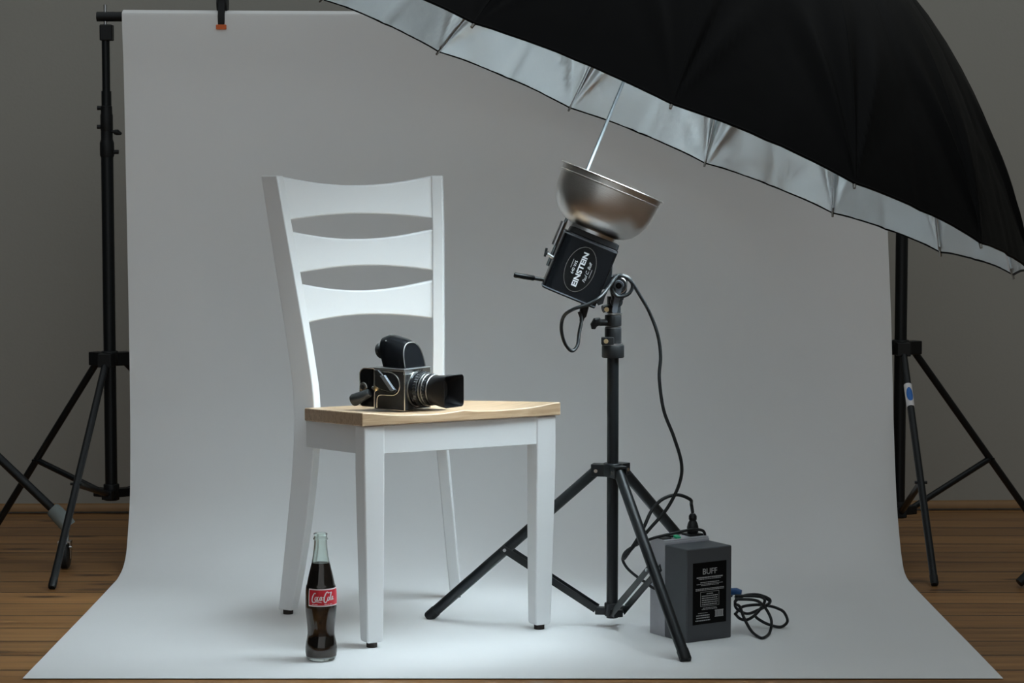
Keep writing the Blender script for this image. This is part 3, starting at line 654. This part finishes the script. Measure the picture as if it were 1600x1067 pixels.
MB().lathe([(0.018, 0.074), (0.018, 0.088), (0.014, 0.095), (0.004, 0.098)], 24, (-0.005, 0, 0)).build('flash_tube', 'tube', fl)
# oval badge and its lettering on the near side
yb = -HD-0.0003
bp_ = [V((0.0+0.0300*math.cos(2*PI*k/48), yb, 0.0470*math.sin(2*PI*k/48))) for k in range(48)]
bg = MB().prism(bp_, (0, 0.0006, 0)).build('badge', 'labelblack', fl, smooth=False)
MB().loft([[V((0, yb-0.0003, 0))+V((math.cos(2*PI*k/48)*(0.0300+e), 0, math.sin(2*PI*k/48)*(0.0470+e))) for k in range(48)] for e in (0.0, -0.0009)], cap=False).build('badge_rim', 'dull', bg, smooth=False)
put = lambda ox: (lambda x, y, h: V((ox-y, yb-0.0003-h, x)))
text_mb('EINSTEIN', 0.0145, put(0.0008), bold=0.0005, width=0.0715).build('badge_lettering', 'printw', bg, smooth=False)
text_mb('640 WS', 0.0080, put(-0.0125), bold=0.00005, width=0.027).build('badge_lettering', 'printw', bg, smooth=False)
text_mb('Paul C. Buff', 0.0088, put(0.0160), bold=0.0000, width=0.043, shear=0.40).build('badge_lettering', 'printw', bg, smooth=False)
for x_, z_ in ((-0.0192, 0.006), (0.0228, -0.001)): MB().box((x_, yb-0.0006, z_), (0.0011, 0.0004, 0.018)).build('badge_small_print', 'print', bg, smooth=False)
# left side fittings: umbrella-lock knob and tilt handle
MB().tube([(-0.056, -0.015, 0.0), (-0.072, -0.015, 0.003)], 0.0035, 12).build('lock_screw', 'steel', fl)
kq = MB().tube([(-0.0710, -0.015, 0.0035), (-0.0740, -0.015, 0.0040)], 0.0045, 14); kq.box((-0.0755, -0.015, 0.0043), (0.005, 0.004, 0.018), rot('Y', -10)); kq.build('lock_knob', 'black_plastic', fl, bevel=0.001)
hp = [loc((0.0675, 4.70, 0.7385)), loc((0.0140, 4.70, 0.7470))]
a_ = loc((0.0780, 4.70, 0.7370)); b_ = loc((0.0035, 4.70, 0.7490))
b_ = a_+(b_-a_)
MB().tube([a_, a_+(b_-a_)*0.45], 0.0042, 14).build('handle_rod', 'black', fl); MB().tube([a_+(b_-a_)*0.42, a_+(b_-a_)*0.46, a_+(b_-a_)*0.97, b_], [0.0042, 0.0055, 0.0055, 0.0035], 16).build('handle_grip', 'gloss', fl)
MB().tube([loc((0.0810, 4.70, 0.7365)), loc((0.0725, 4.70, 0.7378))], 0.0058, 14).build('handle_collar', 'steel', fl)
# shaft socket beside the reflector
MB().tube([(-0.0625, 0.066, HH-0.04), (-0.0625, 0.066, HH+0.012)], 0.0068, 18).build('shaft_socket', 'steel', fl)
# tilt bracket: plate on the right, pivot disk, lever, stand sleeve
pv = V((0.2185, 4.735, 0.7262))
br = MB(); br.prism([loc(p) for p in ((0.2000, 4.742, 0.777), (0.2075, 4.742, 0.773), (0.2060, 4.742, 0.744), (0.2180, 4.742, 0.748), (0.2380, 4.742, 0.738), (0.2370, 4.742, 0.715), (0.2290, 4.742, 0.694), (0.2070, 4.742, 0.694), (0.2010, 4.742, 0.720), (0.1800, 4.742, 0.715))], loc((0, 0.045, 0))-loc((0, 0, 0)))
br.build('tilt_bracket', 'black', fl, bevel=0.002)
fin = MB().prism([loc(p) for p in ((0.166, 4.70, 0.704), (0.196, 4.70, 0.716), (0.190, 4.70, 0.704), (0.186, 4.70, 0.690), (0.176, 4.70, 0.686))], loc((0, 0.05, 0))-loc((0, 0, 0))).build('bracket_foot', 'black_plastic', fl, bevel=0.001)
MB().tube([loc(pv+V((0, 0.006, 0))), loc(pv+V((0, -0.014, 0)))], 0.0160, 30).build('pivot_disk', 'black_plastic', fl)
MB().lathe([(0.0165, 0), (0.0180, 0.001), (0.0180, 0.003), (0.0165, 0.004)], 32, loc(pv+V((0, -0.004, 0))), Matrix.Rotation(-TI, 3, 'Y') @ rot('X', 90)).build('pivot_ring', 'chrome', fl)
lv = MB(); prl = []
for k in range(13):
    a = PI*k/12; prl.append(pv+V((0.0110*math.cos(a), -0.016, 0.0110*math.sin(a))))
d2 = V((-0.0085, 0, -0.056))
prl += [pv+V((-0.0062, -0.016, -0.008)), pv+d2+V((-0.0058, -0.016, 0.003)), pv+d2+V((-0.003, -0.016, -0.001)), pv+d2+V((0.003, -0.016, -0.001)), pv+d2+V((0.0058, -0.016, 0.003)), pv+V((0.0066, -0.016, -0.008))]
lv.prism([loc(p) for p in prl], loc((0, -0.004, 0))-loc((0, 0, 0))); lvo = lv.build('lever', 'steelgrey', fl, bevel=0.0012)
MB().lathe([(0.0062, 0), (0.0062, 0.003), (0.0045, 0.0042), (0.0022, 0.0042), (0.0022, 0.002)], 24, loc(pv+V((0, -0.020, 0))), Matrix.Rotation(-TI, 3, 'Y') @ rot('X', 90)).build('lever_bolt', 'gloss', lvo)
MB().tube([loc((0.2125, 4.80, 0.663)), loc((0.2125, 4.80, 0.700))], 0.0145, 26).build('stand_sleeve', 'black', fl)
MB().tube([loc((0.2125, 4.80, 0.6625)), loc((0.2125, 4.80, 0.6655))], 0.0172, 26).build('sleeve_ring', 'steel', fl)
MB().tube([loc((0.2175, 4.772, 0.690)), loc((0.2150, 4.800, 0.690))], 0.0125, 18).build('bracket_arm', 'black', fl)
MB().tube([loc((0.2150, 4.795, 0.6800)), loc((0.1890, 4.786, 0.6740)), ], [0.006, 0.0080], 14).build('sleeve_screw', 'black_plastic', fl)
MB().tube([loc((0.1965, 4.783, 0.6735)), loc((0.1965, 4.776, 0.6735))], 0.0050, 14).build('brass_bolt', 'brass', fl)
# the flash lamp itself, firing up into the umbrella
sp = bpy.data.lights.new('flash_lamp', 'SPOT'); sp.energy = FLASH_W; sp.color = FLASH_COL; sp.spot_size = 1.90; sp.spot_blend = 0.6; sp.shadow_soft_size = 0.012
spo = bpy.data.objects.new('flash_lamp', sp); C.objects.link(spo); spo.parent = fl; spo.location = (-0.014, 0.016, 0.122)
spo.rotation_euler = V((-0.02, -0.031, 1.0)).to_track_quat('-Z', 'Y').to_euler()

# ------------------------------------------------------------------ umbrella
UN = V((0.38157, 0.003766, 0.92433)).normalized()
SH0 = V((0.0804, 4.7348, 0.7850))
UC = V((0.20333, 4.73605, 1.09402)); UU = V((-0.92434, 0, 0.38157)); UVv = UN.cross(UU).normalized()
R_, D_, PW, PH, NG = 0.915, 0.53, 2.5, 0.46384, 16
um = thing('flash_umbrella', 'huge black flash umbrella with silver lining, its shaft plugged into the flash', 'umbrella', SH0)
def upt(rad, hgt, ang): return UC+UU*(rad*math.cos(ang))+UVv*(rad*math.sin(ang))+UN*hgt-SH0
def rib_pt(k, t, ins=0.0):
    r = R_*t; h = D_*(1-t**PW); dr, dh = R_, -D_*PW*t**(PW-1); l = math.hypot(dr, dh)
    return upt(r+ins*dh/l, h-ins*dr/l, PH+2*PI*k/NG)      # ins > 0 moves inside
def fabric(k, s, t, ins):
    A, B = rib_pt(k, t, ins), rib_pt(k+1, t, ins); ch_ = A+(B-A)*s
    arc = rib_pt(k+s, t, ins); p = ch_+(arc-ch_)*0.30
    nrm = (arc-ch_); 
    wd = (B-A).length
    # scalloped hem
    hem = 0.010*4*s*(1-s)*max(0, (t-0.9)/0.1)
    tdir = (rib_pt(k+s, max(0, t-0.02), ins)-rib_pt(k+s, t, ins)).normalized()
    p = p+tdir*hem
    n_ = -(tdir.cross((B-A).normalized())) if wd > 1e-6 else UN
    dsp = 0.0
    for e, sg in ((0, 1), (1, -1)):
        lat = (s if e == 0 else 1-s)*wd; rad = (1-t)*R_*1.18
        dist = math.hypot(lat, rad)
        if dist < 0.34 and lat > 1e-6:
            phi = math.atan2(lat, rad+1e-6)
            amp = 0.085*dist*max(0, 1-dist/0.30)**1.2
            dsp += amp*(math.sin(phi*10+0.9*k+e)+0.75*math.sin(phi*19+2.1*k))*math.exp(-((phi-0.32)/0.34)**2)
    dsp += (0.0030*noise.noise(V((k*3.1+s*4, t*9, 1.7)))+0.0009*noise.noise(V((k*5.3+s*17, t*38, 4.1))))*min(1, 4*s*(1-s)*2)
    sd = abs(s-0.5)
    if sd < 0.045: dsp -= 0.0022*(1-sd/0.045)           # seam down the middle of the panel
    return p+n_*dsp
def shell(ins, name, m_):
    mb_ = MB(); NS = 40; ts = [0.02, 0.08, 0.16, 0.25, 0.34, 0.43, 0.51, 0.58, 0.64, 0.69, 0.735, 0.77, 0.80, 0.825, 0.85, 0.87, 0.89, 0.908, 0.925, 0.94, 0.952, 0.963, 0.973, 0.982, 0.99, 0.996, 1.0]
    vs = []; fs = []
    W_ = NG*NS
    for t in ts:
        for k in range(NG):
            for i in range(NS): vs.append(fabric(k, (1-math.cos(PI*i/NS))/2, t, ins))
    for j in range(len(ts)-1):
        for i in range(W_): fs.append((j*W_+i, j*W_+(i+1) % W_, (j+1)*W_+(i+1) % W_, (j+1)*W_+i))
    mb_.add(vs, fs); return mb_.build(name, m_, um, ang=75)
shell(0.0, 'canopy', 'cloth'); shell(0.003, 'lining', 'lining')
hem = [fabric(k, i/12, 1.0, 0.0015) for k in range(NG) for i in range(12)]; hem.append(hem[0])
MB().tube(hem, 0.0026, 8).build('hem_binding', 'cloth', um)
for k in range(NG):
    rb = MB().tube([rib_pt(k, 0.03+0.965*i/24, 0.008) for i in range(25)], 0.0022, 8).build('rib', 'steel', um)
    q0, q1 = rib_pt(k, 0.992, 0.004), rib_pt(k, 1.006, 0.003)
    MB().tube([q0, q0+(q1-q0)*0.6, q1], [0.0022, 0.0030, 0.0026], 10).build('rib_tip', 'dull', rb)
shp = lambda d: UN*d
top_d = (UC-SH0).dot(UN)+D_+0.05
MB().tube([shp(-0.02), shp(top_d)], 0.0034, 16).build('shaft', 'bluesteel', um)
MB().lathe([(0.022, 0), (0.022, 0.012), (0.012, 0.03), (0.006, 0.05)], 24, shp(top_d-0.05), align(UN)).build('crown_cap', 'black_plastic', um)
MB().lathe([(0.016, 0), (0.020, 0.004), (0.020, 0.022), (0.012, 0.030)], 24, shp(top_d-0.10), align(UN)).build('crown_hub', 'black_plastic', um)

# ------------------------------------------------------------------ battery pack
BP = V((0.355, 4.628, 0.0023)); BA = math.radians(32)
bt = thing('battery_pack', 'grey battery pack with black printed label standing behind the tripod leg', 'battery pack', BP, BA)
MB().box((0.057, 0.0385, 0.096), (0.1145, 0.077, 0.192)).build('front_cover', 'grey', bt, bevel=0.003, seg=3)
cs = MB().box((0.057, 0.103, 0.0985), (0.1145, 0.052, 0.197)).build('rear_case', 'lightgrey', bt, bevel=0.0015)
MB().box((0.057, 0.1035, 0.1985), (0.1125, 0.050, 0.004)).build('top_rim', 'lightgrey', bt, bevel=0.001)
MB().box((0.0145, 0.106, 0.2012), (0.021, 0.038, 0.003)).build('input_panel', 'black_plastic', bt, bevel=0.001)
MB().box((0.044, 0.113, 0.2020), (0.024, 0.022, 0.005)).build('socket', 'black_plastic', bt, bevel=0.001)
MB().box((0.092, 0.107, 0.2020), (0.034, 0.032, 0.005)).build('outlet', 'black_plastic', bt, bevel=0.001)
MB().box((0.0405, 0.090, 0.2030), (0.0120, 0.012, 0.005), rot('X', 15)).build('power_switch', 'green', bt, bevel=0.001)
lab = MB().box((0.0575, -0.0003, 0.0990), (0.0850, 0.0006, 0.1270)).build('label', 'labelblack', bt, smooth=False)
LX = lambda x: 0.0575+(x-0.0575)*1.33
LZ = lambda z: 0.0990+(z-0.0990)*1.21
pb = lambda ox, oz: (lambda x, y, h: V((LX(ox+x), -0.0008-h, LZ(oz+y))))
text_mb('BUFF', 0.0140, pb(0.0575, 0.1355), width=0.0270, bold=0.00008).build('label_lettering', 'print', lab, smooth=False)
sm = MB()
def lbox(x, z, w_, h): sm.box((LX(x), -0.0009, LZ(z)), (w_*1.33, 0.0003, h*1.21))
def words(cx, z, w_, h, seed):
    rn = random.Random(seed); x = cx-w_/2
    while x < cx+w_/2-0.0006:
        l = min(rn.uniform(0.0012, 0.0042), cx+w_/2-x); lbox(x+l/2, z, l, h); x += l+0.0007
for i, (z, w_, h) in enumerate(((0.1260, 0.050, 0.0022), (0.1232, 0.042, 0.0010), (0.1176, 0.036, 0.0014), (0.1148, 0.050, 0.0010), (0.1126, 0.034, 0.0010), (0.1068, 0.054, 0.0013), (0.1045, 0.054, 0.0013), (0.0737, 0.026, 0.0010), (0.0715, 0.030, 0.0010))): words(0.0575, z, w_, h, i)
for i in range(6): words(0.0575, 0.0978-0.0036*i, 0.030 if i else 0.012, 0.0015, 20+i)
for z in (0.1012, 0.0770): lbox(0.0575, z, 0.0350, 0.0005)
for x in (0.0400, 0.0750): lbox(x, 0.0891, 0.0005, 0.0245)
for i, (z, w_) in enumerate(((0.0655, 0.018), (0.0615, 0.025), (0.0575, 0.025), (0.0530, 0.028))): words(0.0445, z, w_, 0.0018 if i else 0.0008, 40+i)
rn = random.Random(3); x = 0.0680
lbox(0.0755, 0.0680, 0.0165, 0.0014); lbox(0.0755, 0.0575, 0.0165, 0.0014)
while x < 0.0835: wd = rn.uniform(0.0004, 0.0011); lbox(x+wd/2, 0.0627, wd, 0.0100); x += wd+rn.uniform(0.0003, 0.0008)
sm.build('label_print', 'print', lab, smooth=False)

# ------------------------------------------------------------------ cables
pc = thing('power_cord', 'black power cord hanging from the flash pivot down to the battery pack', 'cord', (0.30, 4.74, 0.0023))
PO = V((0.30, 4.74, 0.0023))
def cord(pts, r=0.0036): return MB().tube(smooth_path([V(p)-PO for p in pts], 10), r, 12)
# main run: from plug under the flash, round the tilt pivot, then down
main = [(0.1373, 4.700, 0.6737), (0.1420, 4.700, 0.6567), (0.1371, 4.690, 0.6311), (0.1330, 4.680, 0.6057), (0.1210, 4.670, 0.5960), (0.1064, 4.660, 0.6137), (0.0997, 4.650, 0.6430), (0.1044, 4.630, 0.6689), (0.1230, 4.605, 0.6846), (0.1536, 4.600, 0.6952), (0.1768, 4.605, 0.7090), (0.1961, 4.640, 0.7291), (0.2116, 4.695, 0.7444), (0.2265, 4.706, 0.7478), (0.2410, 4.708, 0.7399), (0.2465, 4.710, 0.7253), (0.2400, 4.710, 0.7109), (0.2256, 4.709, 0.7043), (0.2125, 4.708, 0.7069), (0.2045, 4.706, 0.7214), (0.2095, 4.700, 0.7387), (0.2250, 4.698, 0.7467), (0.2423, 4.705, 0.7360), (0.2631, 4.725, 0.7048), (0.2830, 4.735, 0.6700), (0.3000, 4.735, 0.6250), (0.3060, 4.730, 0.5800), (0.3030, 4.720, 0.5350), (0.3120, 4.715, 0.470), (0.3330, 4.715, 0.415), (0.3490, 4.715, 0.360), (0.3450, 4.715, 0.318), (0.3210, 4.715, 0.268), (0.2860, 4.715, 0.226), (0.2580, 4.718, 0.194), (0.2354, 4.719, 0.1681)]
cord(main).build('cord', 'rubber', pc)
loop = [(0.2354, 4.719, 0.1681), (0.2314, 4.717, 0.1614), (0.2364, 4.711, 0.1690), (0.2551, 4.710, 0.1974), (0.2724, 4.712, 0.2287), (0.2885, 4.725, 0.2599), (0.3112, 4.730, 0.2832), (0.3423, 4.740, 0.2911), (0.3697, 4.750, 0.2803), (0.3835, 4.755, 0.2595), (0.3880, 4.752, 0.238)]
# plug on the battery outlet
plug_w = BP+Matrix.Rotation(BA, 3, 'Z') @ V((0.093, 0.107, 0.2045))
loop[-1] = tuple(plug_w+V((0, 0, 0.042))); loop[-2] = tuple(plug_w+V((-0.003, 0, 0.060)))
cord(loop).build('cord', 'rubber', pc)
pg = MB().lathe([(0.0105, 0), (0.0118, 0.003), (0.0122, 0.013), (0.0100, 0.021), (0.0070, 0.027), (0.0085, 0.029), (0.0085, 0.036), (0.0050, 0.041)], 24, plug_w-PO); pg.build('plug', 'black_plastic', pc)
pg = MB(); d_ = V((-0.010, -0.006, -0.044)).normalized(); ps = V((0.1505, 4.730, 0.688))-PO
pg.tube([ps, ps+d_*0.006, ps+d_*0.026, ps+d_*0.029, ps+d_*0.036], [0.0085, 0.0090, 0.0080, 0.0055, 0.0042], 18); pg.build('plug', 'black_plastic', pc)
c2 = thing('sync_cord', 'thin black cord looping from battery pack top down behind the tripod leg', 'cord', (0.26, 4.72, 0.0023)); PO = V((0.26, 4.72, 0.0023))
pr_ = [BP+Matrix.Rotation(BA, 3, 'Z') @ V(p) for p in ((0.119, 0.110, 0.155), (0.117, 0.097, 0.190), (0.108, 0.088, 0.2085), (0.090, 0.086, 0.2150), (0.064, 0.084, 0.2160), (0.036, 0.086, 0.2130), (0.010, 0.092, 0.2090), (-0.016, 0.10, 0.203))]
pr_ += [V(p) for p in ((0.258, 4.73, 0.188), (0.237, 4.725, 0.176), (0.2300, 4.72, 0.166), (0.2300, 4.72, 0.155), (0.240, 4.715, 0.140), (0.258, 4.71, 0.125), (0.275, 4.714, 0.113), (0.290, 4.713, 0.102), (0.306, 4.713, 0.096))]
MB().tube(smooth_path([p-PO for p in pr_], 10), 0.0030, 12).build('cord', 'rubber', c2)
# coil of black cable to the right of the battery pack
cc = thing('coiled_cable', 'coil of black cable with blue end lying right of the battery pack', 'cable', (0.50, 4.75, 0.0023)); PO = V((0.50, 4.75, 0.0023))
for lp in (
    [(0.4658, 4.76, 0.0643), (0.4857, 4.7719, 0.0737), (0.5129, 4.7569, 0.0788), (0.5365, 4.7489, 0.0707), (0.5357, 4.7659, 0.0558), (0.5145, 4.7696, 0.0435), (0.4896, 4.7516, 0.0397), (0.4681, 4.7526, 0.0511), (0.4668, 4.7703, 0.0623)],
    [(0.4687, 4.79, 0.0674), (0.5061, 4.8019, 0.0696), (0.5336, 4.7869, 0.065), (0.54, 4.7789, 0.0578), (0.526, 4.7959, 0.0428), (0.512, 4.7996, 0.0274), (0.5247, 4.7816, 0.0177), (0.5452, 4.7826, 0.0087), (0.5654, 4.7816, 0.006), (0.5799, 4.7948, 0.0151), (0.5705, 4.7785, 0.0374), (0.5571, 4.7882, 0.0443), (0.5427, 4.802, 0.0461), (0.5165, 4.7887, 0.0515), (0.4836, 4.7783, 0.0491), (0.4708, 4.7943, 0.0314)],
    [(0.4619, 4.72, 0.066), (0.4732, 4.7319, 0.058), (0.4804, 4.7169, 0.0377), (0.494, 4.7089, 0.0133), (0.5054, 4.6809, 0.006), (0.5152, 4.6668, 0.006), (0.5329, 4.7116, 0.007), (0.5371, 4.7126, 0.0299), (0.5318, 4.7303, 0.0467), (0.5182, 4.7248, 0.0651), (0.4992, 4.7085, 0.0768), (0.4617, 4.7182, 0.0765)],
    [(0.464, 4.74, 0.0419), (0.4753, 4.7519, 0.0294), (0.4882, 4.7369, 0.0294), (0.5045, 4.7289, 0.0412), (0.5205, 4.7459, 0.0553), (0.5266, 4.7496, 0.0691), (0.5102, 4.7316, 0.0797), (0.463, 4.7326, 0.081)]):
    MB().tube(smooth_path([V(p)-PO for p in lp], 8), 0.0031, 10).build('cable_loop', 'rubber', cc)
MB().tube([V((0.4560, 4.765, 0.0835))-PO, V((0.4690, 4.760, 0.0850))-PO, V((0.4790, 4.757, 0.0835))-PO], [0.0075, 0.0075, 0.0050], 14).build('blue_end', 'blue', cc)
